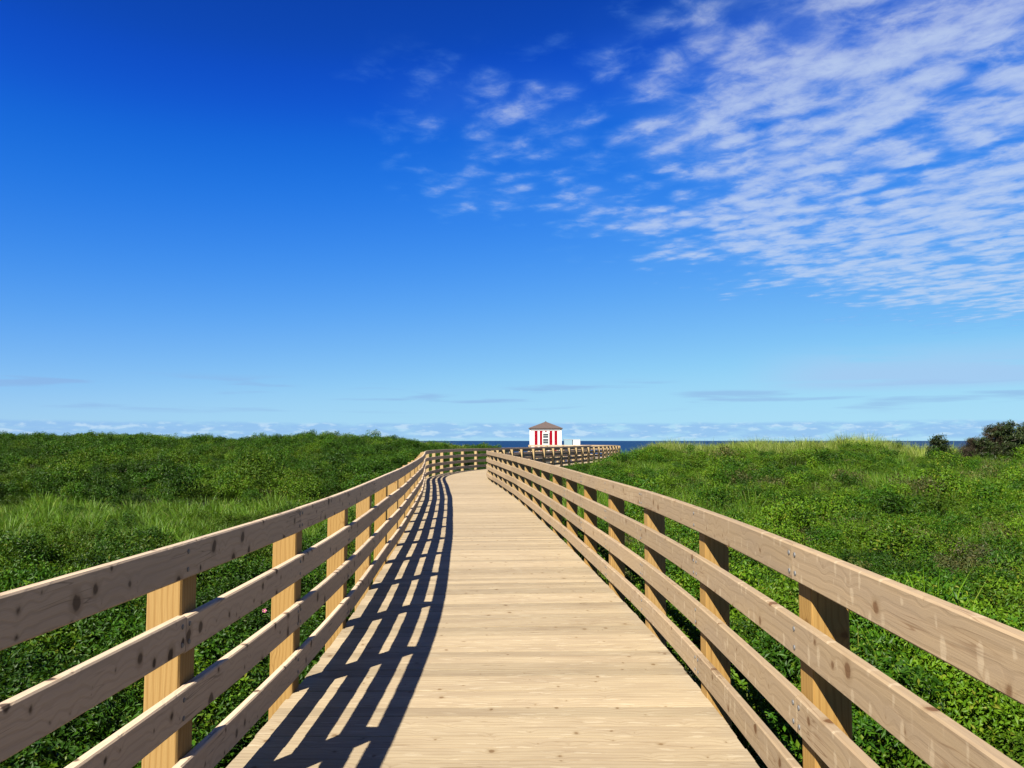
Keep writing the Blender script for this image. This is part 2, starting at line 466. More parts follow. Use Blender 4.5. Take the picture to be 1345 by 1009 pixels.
# railings
SP = 1.605
S0 = s_at_y(4.615) - SP * 5
STN = [S0 + SP * k for k in range(200) if S0 + SP * k < LEN - 0.3]
RAIL_Z = (0.105, 0.390, 0.675, 0.960)
M_bolt, nb, bb = new_mat("galvanised_steel")
bb.inputs['Base Color'].default_value = (0.07, 0.07, 0.072, 1); bb.inputs['Metallic'].default_value = 0.3; bb.inputs['Roughness'].default_value = 0.5
bolt_bm = bmesh.new()
bmesh.ops.create_cone(bolt_bm, cap_ends=True, segments=12, radius1=0.010, radius2=0.008, depth=0.003)
bolt_me = bpy.data.meshes.new('bolt'); bolt_bm.to_mesh(bolt_me); bolt_bm.free(); bolt_me.materials.append(M_bolt)

def railing(side, mat, label):
    root = empty('railing')
    tag(root, label, 'railing')
    inner, outer = HW - 0.045, HW - 0.006
    for k, s in enumerate(STN):
        if side < 0: s = s + 0.12 * (1 - min(1, max(0, (k - 8) / 6)))
        p, t = at(s)
        c = off(s, side * (HW - 0.005 + 0.0715), 0)
        ang = math.atan2(t.y, t.x)
        m = MB()
        top = 1.036 + random.uniform(-0.006, 0.006) + min(0.03, max(0, k - 8) * 0.004)
        w = 0.0705; chm = 0.006
        prof = [(-w, -w + chm), (-w, w - chm), (-w + chm, w), (w - chm, w), (w, w - chm), (w, -w + chm), (w - chm, -w), (-w + chm, -w)]
        ca_, sa_ = math.cos(ang), math.sin(ang)
        lean = (random.uniform(-.004, .004), random.uniform(-.004, .004))
        def ring(z, sc=1.0):
            return [Vector((c.x + lean[0] * z + (x * ca_ - y * sa_) * sc, c.y + lean[1] * z + (x * sa_ + y * ca_) * sc, z)) for x, y in prof]
        zs = [-1.2, 0.0, top - 0.004, top]
        m.loft([ring(zs[0]), ring(zs[1]), ring(zs[2]), ring(zs[3], 0.95)], random.uniform(0, 50), random.uniform(0, 30), min(1.0, max(0.0, (k - 8) / 14) + random.uniform(0, 0.3)), us=zs)
        m.build('post', M_post, root)
    for row, z0 in enumerate(RAIL_Z):
        k = -(row % 2) if side < 0 else -((row + 1) % 2)
        while k < len(STN) - 1:
            stepn = 2 if k < 28 else 4
            k2 = min(k + stepn, len(STN) - 1)
            ka = max(k, 0)
            sa, sb = STN[ka] + 0.0015, STN[k2] - 0.0015
            if k <= 0: sa -= 0.1
            if k2 == len(STN) - 1: sb += 0.1
            nseg = max(2, int((sb - sa) / 0.27))
            ss = np.linspace(sa, sb, nseg + 1)
            jz = random.uniform(-0.004, 0.004); jz2 = random.uniform(-0.004, 0.004)
            h = 0.140 + random.uniform(-0.002, 0.001)
            jo = random.uniform(-0.002, 0.0)
            cf = 0.006
            rings = []
            for q in ss:
                f = (q - sa) / (sb - sa)
                zz = z0 + jz * (1 - f) + jz2 * f
                pr = [(inner + jo, zz + cf), (inner + jo, zz + h - cf), (inner + jo + cf, zz + h), (outer - cf, zz + h), (outer, zz + h - cf), (outer, zz + cf), (outer - cf, zz), (inner + jo + cf, zz)]
                rings.append([off(q, side * l, z) for l, z in pr])
            m = MB()
            m.loft(rings, random.uniform(0, 90), random.randint(0, 60) * 1.13, random.random(), us=list(ss - sa))
            rail = m.build('rail', mat, root)
            for kk in range(ka, k2 + 1):
                if 5 <= kk + 1 <= 12:
                    sides = [0.03] if kk == ka else ([-0.03] if kk == k2 else [0.0])
                    for ds in sides:
                        for dzb in (0.035, 0.105):
                            bo = bpy.data.objects.new('bolt', bolt_me); COL.objects.link(bo); bo.parent = rail
                            pp, tt = at(STN[kk] + ds)
                            bo.location = off(STN[kk] + ds, side * (inner + jo - 0.002), z0 + dzb)
                            nrm = Vector((tt.y, -tt.x, 0)) * (-side)
                            bo.rotation_euler = nrm.to_track_quat('Z', 'Y').to_euler()
            k = k2
    return root
rail_left = railing(-1, M_rail_l, 'four-board timber railing with dark knots on the left edge of the boardwalk')
rail_right = railing(1, M_rail_r, 'sunlit four-board timber railing on the right edge of the boardwalk')

# ------------------------------------------------------------------ terrain
CREST = [(-600, 569), (0, 569), (60, 571), (150, 569), (200, 572), (300, 573), (380, 572), (420, 568), (450, 570), (520, 571), (560, 575), (600, 578), (640, 582),
         (690, 589), (730, 590), (795, 588), (815, 583), (850, 579), (900, 581), (940, 583), (1000, 584), (1060, 583), (1120, 582), (1165, 582), (1190, 588),
         (1215, 593), (1260, 593), (1345, 590), (2000, 585)]
CX = np.array([c[0] for c in CREST], float); CY = np.array([c[1] for c in CREST], float)
PTS = PATH[::12]
def path_dist(X, Y):
    X = np.atleast_1d(X); Y = np.atleast_1d(Y)
    out = np.empty(X.shape)
    fx, fy, fo = X.ravel(), Y.ravel(), out.ravel()
    for i in range(0, len(fx), 4000):
        d = np.hypot(fx[i:i + 4000, None] - PTS[None, :, 0], fy[i:i + 4000, None] - PTS[None, :, 1])
        fo[i:i + 4000] = d.min(1)
    return fo.reshape(X.shape)
def fnoise(X, Y, sc, seed=0.0):
    f = np.vectorize(lambda a, b: mnoise.noise((a * sc + seed, b * sc - seed, seed * 1.7)))
    return f(X, Y)
def sst(x, a, b):
    t = np.clip((x - a) / (b - a), 0, 1); return t * t * (3 - 2 * t)
VEG = 0.80
D_CREST = 60.0
def ground_z(X, Y, pd=None):
    X = np.asarray(X, float); Y = np.asarray(Y, float)
    Ys = np.maximum(Y, 6.0)
    D = np.maximum(Y, 0.0)
    xpix = np.clip(672.5 + 1000 * X / Ys, -600, 2000)
    cy = np.interp(xpix, CX, CY)
    zc_ = CAM_H + (579 - cy) / 1000 * D_CREST - VEG - (0.26 + 0.22 * np.sin(xpix / 31.0) * np.sin(xpix / 57.0 + 1.0)) * sst(xpix, 780, 900) - 0.28 * (1 - sst(xpix, 560, 680))
    t = sst(D, 16, D_CREST) 
    z = -0.78 * (1 - t) + zc_ * t
    z = z + 0.10 * fnoise(X, Y, 0.22, 1.3) + 0.16 * fnoise(X, Y, 0.08, 4.1) * sst(D, 8, 30)
    fall = sst(Y, D_CREST + 4, D_CREST + 38)
    z = z * (1 - fall) + (-5.5) * fall
    if pd is None: pd = path_dist(X, Y)
    lim = -0.72 + np.maximum(pd - 2.2, 0) * 0.35
    return np.minimum(z, lim)
def axis(vals):
    out = []
    for a, b, n_ in vals: out += list(np.linspace(a, b, n_, endpoint=False))
    return np.array(out + [vals[-1][1]])
gx = axis([(-900, -110, 14), (-110, -50, 30), (-50, 50, 170), (50, 110, 30), (110, 900, 14)])
gy = axis([(-200, -10, 10), (-10, 75, 170), (75, 105, 30)])
GX, GY = np.meshgrid(gx, gy)
GZ = ground_z(GX, GY)
nx, ny = len(gx), len(gy)
V = np.stack([GX.ravel(), GY.ravel(), GZ.ravel()], 1)
ii = np.arange(nx * ny).reshape(ny, nx)
F = np.stack([ii[:-1, :-1].ravel(), ii[:-1, 1:].ravel(), ii[1:, 1:].ravel(), ii[1:, :-1].ravel()], 1)
M_ground, n, b = new_mat("dune_soil")
gpos = n.new('ShaderNodeNewGeometry').outputs['Position']
g1 = n.noise(gpos, 1.2, 5, 0.6)[0]; g2 = n.noise(gpos, 9.0, 4, 0.6)[0]
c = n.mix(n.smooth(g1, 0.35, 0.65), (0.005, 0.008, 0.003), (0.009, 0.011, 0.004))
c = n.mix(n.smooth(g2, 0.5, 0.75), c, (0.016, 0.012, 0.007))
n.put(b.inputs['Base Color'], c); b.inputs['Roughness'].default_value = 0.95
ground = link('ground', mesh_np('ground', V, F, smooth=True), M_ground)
tag(ground, kind='structure')

M_sea, n, b = new_mat("sea_water")
spos = n.new('ShaderNodeNewGeometry').outputs['Position']
n.put(b.inputs['Base Color'], (0.0012, 0.010, 0.034, 1))
b.inputs['Roughness'].default_value = 0.45
b.inputs['Specular IOR Level'].default_value = 0.06
bp = n.new('ShaderNodeBump'); n.put(bp.inputs['Strength'], 0.6); n.put(bp.inputs['Distance'], 0.5)
n.put(bp.inputs['Height'], n.noise(spos, 0.5, 4, 0.6)[0]); n.put(b.inputs['Normal'], bp.outputs[0])
sv = [(-30000, 60, -3.6), (30000, 60, -3.6), (30000, 30000, -3.6), (-30000, 30000, -3.6)]
sea = link('sea', mesh_np('sea', sv, [(0, 1, 2, 3)]), M_sea)
tag(sea, kind='structure')

# ------------------------------------------------------------------ foliage
def leaf_mat(name, c1, c2, c3, rough=0.42, spec=0.45, trans=0.28, tcol=None):
    m, n, b = new_mat(name)
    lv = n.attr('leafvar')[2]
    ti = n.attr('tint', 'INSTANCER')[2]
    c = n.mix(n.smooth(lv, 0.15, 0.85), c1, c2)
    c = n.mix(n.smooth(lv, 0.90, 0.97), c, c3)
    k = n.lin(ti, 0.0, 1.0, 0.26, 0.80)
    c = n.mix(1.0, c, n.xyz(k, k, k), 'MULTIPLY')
    n.put(b.inputs['Base Color'], c)
    b.inputs['Roughness'].default_value = rough
    b.inputs['Specular IOR Level'].default_value = spec
    tr = n.new('ShaderNodeBsdfTranslucent')
    n.put(tr.inputs[0], n.mix(0.5, c, tcol or (0.05, 0.10, 0.002)))
    mx = n.new('ShaderNodeMixShader')
    mx.inputs[0].default_value = trans
    n.l.new(b.outputs[0], mx.inputs[1]); n.l.new(tr.outputs[0], mx.inputs[2])
    n.l.new(mx.outputs[0], n.n['Material Output'].inputs[0])
    return m
M_leaf_dark = leaf_mat("dark_leaves", (0.016, 0.056, 0.002), (0.036, 0.098, 0.003), (0.085, 0.135, 0.010), 0.5, 0.10, trans=0.2)
M_leaf_bright = leaf_mat("bright_leaves", (0.042, 0.100, 0.003), (0.078, 0.150, 0.005), (0.13, 0.15, 0.014), 0.5, 0.10, trans=0.24)
M_grass = leaf_mat("green_grass", (0.050, 0.122, 0.003), (0.086, 0.170, 0.004), (0.14, 0.165, 0.025), 0.55, 0.2, 0.3)
M_marram = leaf_mat("pale_dune_grass", (0.10, 0.155, 0.014), (0.17, 0.22, 0.030), (0.30, 0.29, 0.12), 0.55, 0.2, 0.3, (0.14, 0.17, 0.025))
M_dry = leaf_mat("dry_leaves", (0.034, 0.056, 0.006), (0.062, 0.066, 0.010), (0.11, 0.10, 0.028), 0.6, 0.2, 0.2, (0.07, 0.07, 0.012))
M_stem, n, b = new_mat("brown_stems"); b.inputs['Base Color'].default_value = (0.06, 0.04, 0.025, 1); b.inputs['Roughness'].default_value = 0.9
M_spruce = leaf_mat("dark_spruce_needles", (0.022, 0.048, 0.007), (0.050, 0.088, 0.012), (0.10, 0.11, 0.02), 0.6, 0.2, 0.1, (0.03, 0.06, 0.01))
M_dead = leaf_mat("dead_brown_twigs", (0.045, 0.036, 0.020), (0.085, 0.066, 0.036), (0.13, 0.105, 0.06), 0.8, 0.1, 0.05, (0.1, 0.05, 0.02))
M_bark, n, b = new_mat("grey_bark"); 
n.put(b.inputs['Base Color'], n.mix(n.noise(n.new('ShaderNodeTexCoord').outputs['Object'], 18, 4, 0.6)[0], (0.03, 0.025, 0.02), (0.08, 0.065, 0.055))); b.inputs['Roughness'].default_value = 0.9

def unit(a):
    return a / np.maximum(np.linalg.norm(a, axis=1, keepdims=True), 1e-9)
def leaves(P, N, length, width, rg, fold=0.25):
    """one pointed folded leaf per point P with facing N -> verts, tri faces, per-face random"""
    n_ = len(P)
    N = unit(N)
    T = rg.normal(size=(n_, 3)); T = unit(T - N * (T * N).sum(1, keepdims=True))
    B = np.cross(N, T)
    L = length * rg.uniform(0.65, 1.25, (n_, 1)); Wd = width * rg.uniform(0.75, 1.2, (n_, 1))
    base = P - T * L * 0.5
    tip = P + T * L * 0.5 - N * L * 0.12
    mid = P - N * Wd * fold
    l = P + B * Wd * 0.5 - T * L * 0.04; r = P - B * Wd * 0.5 - T * L * 0.04
    V_ = np.stack([base, l, mid, r, tip], 1).reshape(-1, 3)
    o = (np.arange(n_) * 5)[:, None]
    F_ = np.stack([o + [0, 2, 1], o + [1, 2, 4], o + [0, 3, 2], o + [2, 3, 4]], 1).reshape(-1, 3)
    return V_, F_, np.repeat(rg.random(n_), 4)
def blades(P, Dr, length, width, rg, bend=0.5):
    n_ = len(P)
    az_ = rg.uniform(0, 2 * np.pi, n_)
    S_ = np.stack([np.cos(az_), np.sin(az_), np.zeros(n_)], 1)
    L = length * rg.uniform(0.5, 1.15, (n_, 1)); w = width * rg.uniform(0.7, 1.3, (n_, 1))
    Dr = unit(Dr)
    out_ = Dr * np.array([1.0, 1.0, 0.0])
    p0 = P; b_ = bend * rg.uniform(0.3, 1.3, (n_, 1))
    p1 = P + Dr * L * 0.42
    p2 = p1 + unit(Dr + out_ * b_ - np.array([0, 0, 1.0]) * 0.15 * b_) * L * 0.33
    p3 = p2 + unit(Dr + out_ * b_ * 2.4 - np.array([0, 0, 1.0]) * 0.6 * b_) * L * 0.25
    V_ = np.stack([p0 - S_ * w * .5, p0 + S_ * w * .5, p1 - S_ * w * .5, p1 + S_ * w * .5, p2 - S_ * w * .35, p2 + S_ * w * .35, p3], 1).reshape(-1, 3)
    o = (np.arange(n_) * 7)[:, None]
    F_ = np.stack([o + [0, 1, 3], o + [0, 3, 2], o + [2, 3, 5], o + [2, 5, 4], o + [4, 5, 6]], 1).reshape(-1, 3)
    return V_, F_, np.repeat(rg.random(n_), 5)
def join(parts):
    V_, F_, A_ = [], [], []; o = 0
    for v, f, a in parts:
        V_.append(v); F_.append(f + o); A_.append(a); o += len(v)
    return np.vstack(V_), np.vstack(F_), np.concatenate(A_)
def shrub_pts(nl, r, h, rg, lobes=7):
    """leaf positions spread over several irregular lobes of a low bush"""
    out, nor = [], []
    for i in range(lobes):
        a = rg.uniform(0, 2 * np.pi); q = r * 0.62 * math.sqrt(rg.random())
        cz = h * rg.uniform(0.35, 0.78)
        cpt = np.array([q * math.cos(a), q * math.sin(a), cz])
        rad = np.array([r * rg.uniform(.28, .48), r * rg.uniform(.28, .48), h * rg.uniform(.22, .38)])
        m_ = nl // lobes
        d = unit(rg.normal(size=(m_, 3))); d[:, 2] = np.where(d[:, 2] < -0.25, -d[:, 2], d[:, 2])
        sh = rg.uniform(0.35, 1.08, (m_, 1)) ** 0.6
        out.append(cpt + d * rad * sh); nor.append(d * 0.7 + [0, 0, 0.5] + rg.normal(size=(m_, 3)) * 0.75)
    return np.vstack(out), np.vstack(nor)

PROTO = {}
def proto(kind, me, mat):
    me.materials.append(mat)
    if kind not in PROTO:
        PROTO[kind] = bpy.data.collections.new('source_' + kind)
    o = bpy.data.objects.new(kind + '_plant', me)
    PROTO[kind].objects.link(o)
def clump_mesh(name, parts):
    v, f, a = join(parts)
    return mesh_np(name, v, f, attrs={'leafvar': a})

for i in range(4):
    rg = np.random.default_rng(100 + i)
    P, N = shrub_pts(1050, 0.42, 0.64, rg, 9)
    st = blades(np.tile([[0, 0, 0]], (14, 1)) + rg.normal(size=(14, 3)) * [.12, .12, 0], np.stack([rg.normal(size=14) * .5, rg.normal(size=14) * .5, np.ones(14)], 1), 0.5, 0.008, rg, 0.1)
    proto('dark_shrub', clump_mesh('dark_shrub_leaves', [leaves(P, N, 0.048, 0.021, rg)]), M_leaf_dark)
    rg = np.random.default_rng(200 + i)
    P, N = shrub_pts(900, 0.40, 0.62, rg, 9)
    proto('bright_shrub', clump_mesh('bright_shrub_leaves', [leaves(P, N, 0.042, 0.021, rg)]), M_leaf_bright)
    rg = np.random.default_rng(300 + i)
    n_ = 110
    az_ = rg.uniform(0, 2 * np.pi, n_); q = 0.17 * np.sqrt(rg.random(n_)); tl = rg.uniform(0.05, 0.55, n_)
    P = np.stack([q * np.cos(az_), q * np.sin(az_), np.zeros(n_)], 1)
    proto('grass', clump_mesh('grass_blades', [blades(P, np.stack([np.cos(az_) * tl, np.sin(az_) * tl, np.ones(n_)], 1), 0.62, 0.010, rg, 0.8)]), M_grass)
    rg = np.random.default_rng(400 + i)
    n_ = 130
    az_ = rg.uniform(0, 2 * np.pi, n_); q = 0.22 * np.sqrt(rg.random(n_)); tl = rg.uniform(0.05, 0.5, n_)
    P = np.stack([q * np.cos(az_), q * np.sin(az_), np.zeros(n_)], 1)
    proto('marram', clump_mesh('marram_blades', [blades(P, np.stack([np.cos(az_) * tl + .18, np.sin(az_) * tl + .05, np.ones(n_)], 1), 0.9, 0.013, rg, 0.7)]), M_marram)
    rg = np.random.default_rng(500 + i)
    P, N = shrub_pts(620, 0.42, 0.50, rg)
    proto('dry_shrub', clump_mesh('dry_shrub_leaves', [leaves(P, N, 0.045, 0.02, rg),
          blades(rg.normal(size=(30, 3)) * [.16, .16, 0], np.stack([rg.normal(size=30) * .4, rg.normal(size=30) * .4, np.ones(30)], 1), 0.55, 0.007, rg, 0.1)]), M_dry)

def gn_scatter(name, kind, P, rot, scl, idx, tint, label, cat):
    me = bpy.data.meshes.new(name)
    me.vertices.add(len(P)); me.vertices.foreach_set('co', np.asarray(P, np.float32).ravel())
    a = me.attributes.new('rot', 'FLOAT_VECTOR', 'POINT'); a.data.foreach_set('vector', np.asarray(rot, np.float32).ravel())
    a = me.attributes.new('scl', 'FLOAT_VECTOR', 'POINT'); a.data.foreach_set('vector', np.asarray(scl, np.float32).ravel())
    a = me.attributes.new('idx', 'INT', 'POINT'); a.data.foreach_set('value', np.asarray(idx, np.int32))
    a = me.attributes.new('tint', 'FLOAT', 'POINT'); a.data.foreach_set('value', np.asarray(tint, np.float32))
    ob = link(name, me)
    ng = bpy.data.node_groups.new(name, 'GeometryNodeTree')
    ng.interface.new_socket('Geometry', in_out='INPUT', socket_type='NodeSocketGeometry')
    ng.interface.new_socket('Geometry', in_out='OUTPUT', socket_type='NodeSocketGeometry')
    gi = ng.nodes.new('NodeGroupInput'); go = ng.nodes.new('NodeGroupOutput')
    ci = ng.nodes.new('GeometryNodeCollectionInfo'); ci.inputs[0].default_value = PROTO[kind]
    ci.inputs['Separate Children'].default_value = True; ci.inputs['Reset Children'].default_value = True
    ip = ng.nodes.new('GeometryNodeInstanceOnPoints'); ip.inputs['Pick Instance'].default_value = True
    def na(nm, dt):
        q = ng.nodes.new('GeometryNodeInputNamedAttribute'); q.data_type = dt; q.inputs[0].default_value = nm
        return q.outputs[0]
    L_ = ng.links.new
    L_(gi.outputs[0], ip.inputs['Points']); L_(ci.outputs[0], ip.inputs['Instance'])
    L_(na('idx', 'INT'), ip.inputs['Instance Index'])
    L_(na('rot', 'FLOAT_VECTOR'), ip.inputs['Rotation'])
    L_(na('scl', 'FLOAT_VECTOR'), ip.inputs['Scale'])
    L_(ip.outputs[0], go.inputs[0])
    md = ob.modifiers.new('scatter', 'NODES'); md.node_group = ng
    tag(ob, label, cat, kind='stuff')
    return ob

# scatter positions: jittered grids by distance
def grid(y0, y1, sp, uw):
    pts = []
    y = y0
    while y < y1:
        xm = max(uw * y, 0) + 4.0
        xs = np.arange(-xm, xm, sp)
        pts.append(np.stack([xs, np.full(len(xs), y)], 1))
        y += sp
    p = np.vstack(pts)
    return p + rng.uniform(-sp * .5, sp * .5, p.shape)
A = np.vstack([grid(0.6, 9, 0.27, 0.95), grid(9, 20, 0.36, 0.9), grid(20, 38, 0.50, 0.85), grid(38, 70, 0.62, 0.80)])
pd = path_dist(A[:, 0], A[:, 1])
xpx = 672.5 + 1000 * A[:, 0] / A[:, 1]
keep = (pd > 1.50) & ~((A[:, 1] > 46) & (xpx > 662) & (xpx < 805) & (pd > 1.5))
A, pd = A[keep], pd[keep]
AX, AY = A[:, 0], A[:, 1]
AZ = ground_z(AX, AY, pd)
nz1 = fnoise(AX, AY, 0.16, 11.0); nz2 = fnoise(AX, AY, 0.45, 23.0); nz3 = fnoise(AX, AY, 0.09, 37.0)
nz4 = fnoise(AX, AY, 1.1, 51.0)
kindv = np.zeros(len(AX), int)        # 0 dark 1 bright 2 grass 3 marram 4 dry
left = AX < 0
g_band = sst(AY, 12, 14.5) * (1 - sst(AY, 22, 25)) * (AX < -3.5)
s_grass = np.where(left, 0.12 + 0.85 * g_band * (nz1 + 0.55 > 0), 0.14 + 0.75 * (nz1 > 0.16) + 0.2 * (nz2 > 0.2))
s_dry = np.where(left, 0.03, 0.08 + 0.45 * (nz3 + 0.6 * nz2 > 0.24))
s_bright = np.where(left, 0.22 + 0.5 * (nz3 > 0.12), 0.62)
s_mar = np.where(left, sst(AY, 50, 60) * np.where(np.abs(672.5 + 1000 * AX / AY - 500) < 130, 0.6, 0.06), sst(AY, 49, 56) * 0.97)
q = rng.random(len(AX)); kindv[q < s_bright] = 1
q = rng.random(len(AX)); kindv[q < s_dry] = 4
q = rng.random(len(AX)); kindv[q < s_grass] = 2
q = rng.random(len(AX)); kindv[q < s_mar] = 3
lod = 1.0 + 0.55 * sst(AY, 8, 50)
AP = 672.5 + 1000 * AX / AY
low = 1 - 0.30 * sst(AY, 26, 34) * sst(AP, 470, 600) * (1 - sst(AP, 655, 670)) - 0.28 * sst(AY, 22, 32) * sst(AP, 690, 720) * (1 - sst(AP, 830, 960))
sc = lod * rng.uniform(0.75, 1.2, len(AX)) * (1 + 0.22 * nz2)
zsc = sc * np.where(AY > 30, 0.85, 1.0) * (1 + 0.35 * nz2 + 0.25 * nz4)
near = 1 - sst(pd, 1.6, 2.6)
big = (AY > 9) & (low > 0.9) & (kindv != 2) & (kindv != 3) & (rng.random(len(AX)) < 0.05) & (pd > 3.2) & (AY < np.where(left, 40, 50))
sc = np.where(big, sc * 1.55, sc); zsc = np.where(big, zsc * 1.6, zsc)
zsc = zsc * low * (1 - 0.25 * near) * np.where((kindv == 2) & left, 0.64, 1.0) * np.where((kindv == 3) & left, 0.75, 1.0)
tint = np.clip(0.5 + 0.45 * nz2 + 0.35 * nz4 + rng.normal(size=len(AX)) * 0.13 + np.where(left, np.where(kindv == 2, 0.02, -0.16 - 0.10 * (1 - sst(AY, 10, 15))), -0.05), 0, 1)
rot = np.stack([rng.normal(size=len(AX)) * 0.12, rng.normal(size=len(AX)) * 0.12, rng.uniform(0, 6.28, len(AX))], 1)
idx = rng.integers(0, 4, len(AX))
for kv, nm, kd, lab, cat in ((0, 'dark_shrub_cover', 'dark_shrub', 'dense dark green leafy scrub covering the dunes on both sides of the boardwalk', 'shrubs'),
                             (1, 'bright_shrub_cover', 'bright_shrub', 'bright yellow-green leafy scrub, mostly to the right of the boardwalk', 'shrubs'),
                             (2, 'grass_cover', 'grass', 'long green grass growing between the shrubs', 'grass'),
                             (3, 'dune_grass', 'marram', 'pale yellow-green dune grass along the far crest', 'grass'),
                             (4, 'dry_shrub_cover', 'dry_shrub', 'brownish dry low scrub among the green plants', 'shrubs')):
    k = kindv == kv
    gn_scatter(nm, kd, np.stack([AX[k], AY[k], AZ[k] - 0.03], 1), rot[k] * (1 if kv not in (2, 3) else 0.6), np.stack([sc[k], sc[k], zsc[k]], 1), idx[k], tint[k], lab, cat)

# ------------------------------------------------------------------ single shrubs and windswept spruces
def gz1(x, y): return float(ground_z(np.array([x]), np.array([y]))[0])
def limb(m, p0, p1, r0, r1, segs=5, bendv=(0, 0, 0), sides=6):
    p0, p1, bendv = Vector(p0), Vector(p1), Vector(bendv)
    rings, us = [], []
    d = (p1 - p0).normalized()
    e1 = d.orthogonal().normalized(); e2 = d.cross(e1)
    for i in range(segs + 1):
        f = i / segs
        c = p0.lerp(p1, f) + bendv * (4 * f * (1 - f))
        rr = r0 * (1 - f) + r1 * f
        rings.append([c + (e1 * math.cos(a) + e2 * math.sin(a)) * rr for a in [2 * math.pi * k / sides for k in range(sides)]])
        us.append(f * (p1 - p0).length)
    m.loft(rings, 0, 0, 0.5, us=us)
def single_shrub(x, y, r, h, mat, label, seed, nl=3000, leaf=(0.075, 0.035)):
    rg = np.random.default_rng(seed)
    root = empty('shrub', (x, y, gz1(x, y) - 0.05)); tag(root, label, 'shrub')
    P, N = shrub_pts(nl, r, h, rg, 12)
    v, f, a = leaves(P, N, leaf[0], leaf[1], rg)
    link('foliage', mesh_np('foliage', v, f, attrs={'leafvar': a}), mat, root)
    m = MB()
    for i in range(9):
        an = rg.uniform(0, 6.28); q_ = r * rg.uniform(.2, .7)
        limb(m, (0, 0, -0.1), (q_ * math.cos(an), q_ * math.sin(an), h * rg.uniform(.5, .85)), 0.02, 0.006, 4)
    m.build('stems', M_bark, root)
single_shrub(-13.0, 28.5, 1.25, 1.35, M_leaf_dark, 'rounded dark green bush standing above the scrub left of the boardwalk', 61, 5200)
single_shrub(-15.3, 29.5, 0.9, 1.05, M_leaf_dark, 'smaller dark bush just left of the rounded dark bush', 62, 3000)
single_shrub(29.4, 59.0, 1.0, 1.45, M_leaf_dark, 'small dark bush on the pale grassy crest near the spruces', 63, 1800, (0.09, 0.045))
single_shrub(14.0, 38.0, 1.2, 1.15, M_leaf_bright, 'bright green bush rising from the scrub right of the boardwalk', 64, 4200)

def spruce(x, y, h, spread, lean, label, seed, dead=0.5, ntuft=150):
    rg = np.random.default_rng(seed)
    root = empty('windswept_spruce', (x, y, gz1(x, y) - 0.05)); tag(root, label, 'tree', 'windswept spruces at the right edge')
    m = MB()
    limb(m, (0, 0, -0.1), (lean, 0, h * 0.92), 0.09, 0.02, 8, (lean * -0.2, 0, 0), 8)
    gp, dp = [], []
    for i in range(ntuft):
        f = rg.uniform(0.08, 1.0)
        wid = spread * (1 - 0.65 * f * f) * rg.uniform(0.35, 1.0)
        an = rg.uniform(0, 6.28)
        bx = lean * f
        ex = bx + math.cos(an) * wid + 0.25 * spread * (1 - f)
        ey = math.sin(an) * wid
        ez = h * f * rg.uniform(0.85, 1.02) + 0.05 * rg.normal()
        p0 = Vector((bx, 0, h * f * 0.8)); p1 = Vector((ex, ey, ez))
        if i % 2 == 0: limb(m, p0, p1, 0.022, 0.006, 3, (0, 0, 0.05), 5)
        if rg.random() < 0.12: ez += h * rg.uniform(0.04, 0.12)
        windward = (-math.cos(an) * 0.75 + 0.25 + rg.normal() * 0.3)
        tgt = dp if windward * dead * 1.6 > 0.55 else gp
        n_ = 44
        pts = np.array(p1) + rg.normal(size=(n_, 3)) * np.array([0.17, 0.17, 0.085]) * (0.6 + 0.7 * (1 - f))
        drift = np.array([0.55, 0.1, 0.25])
        tgt.append((pts, rg.normal(size=(n_, 3)) * 0.6 + drift))
    tr = m.build('trunk', M_bark, root, smooth=True)
    for lst, nm, mt, ln, w in ((gp, 'crown', M_spruce, 0.17, 0.045), (dp, 'dead_twigs', M_dead, 0.20, 0.018)):
        if not lst: continue
        P = np.vstack([q[0] for q in lst]); D_ = np.vstack([q[1] for q in lst])
        v, f, a = blades(P, D_, ln, w, rg, 0.2)
        link(nm, mesh_np(nm, v, f, attrs={'leafvar': a}), mt, root)
spruce(28.6, 51.5, 2.25, 0.85, 0.1, 'small dark windswept spruce standing apart at the left end of the spruce clump', 71, 0.3, 170)
spruce(30.5, 51.0, 2.1, 1.45, 0.6, 'low brown-sided windswept spruce in the middle of the spruce clump', 72, 0.6, 300)
spruce(32.0, 51.3, 3.2, 1.9, 0.9, 'tallest windswept spruce with bare brown twigs on its left side', 73, 0.48, 520)
spruce(34.6, 52.0, 3.0, 2.1, 0.8, 'dark green windswept spruce at the far right edge', 74, 0.2, 480)

# ------------------------------------------------------------------ beach hut
M_white, n, b = new_mat("white_paint")
n.put(b.inputs['Base Color'], n.mix(n.noise(n.new('ShaderNodeTexCoord').outputs['Object'], 3, 4, 0.6)[0], (0.29, 0.29, 0.282), (0.33, 0.33, 0.326))); b.inputs['Roughness'].default_value = 0.55
M_red, n, b = new_mat("red_paint"); b.inputs['Base Color'].default_value = (0.12, 0.001, 0.006, 1); b.inputs['Roughness'].default_value = 0.85; b.inputs['Specular IOR Level'].default_value = 0.05
M_shingle, n, b = new_mat("roof_shingles")
tco = n.new('ShaderNodeTexCoord').outputs['Object']
bk = n.new('ShaderNodeTexBrick'); n.put(bk.inputs['Vector'], n.xyz(n.math('ADD', n.sep(tco)[0], n.sep(tco)[1]), n.sep(tco)[2])); n.put(bk.inputs['Scale'], 9.0)
n.put(bk.inputs['Color1'], (0.046, 0.027, 0.021, 1)); n.put(bk.inputs['Color2'], (0.032, 0.022, 0.019, 1)); n.put(bk.inputs['Mortar'], (0.014, 0.011, 0.01, 1))
n.put(b.inputs['Base Color'], bk.outputs[0]); b.inputs['Roughness'].default_value = 0.9
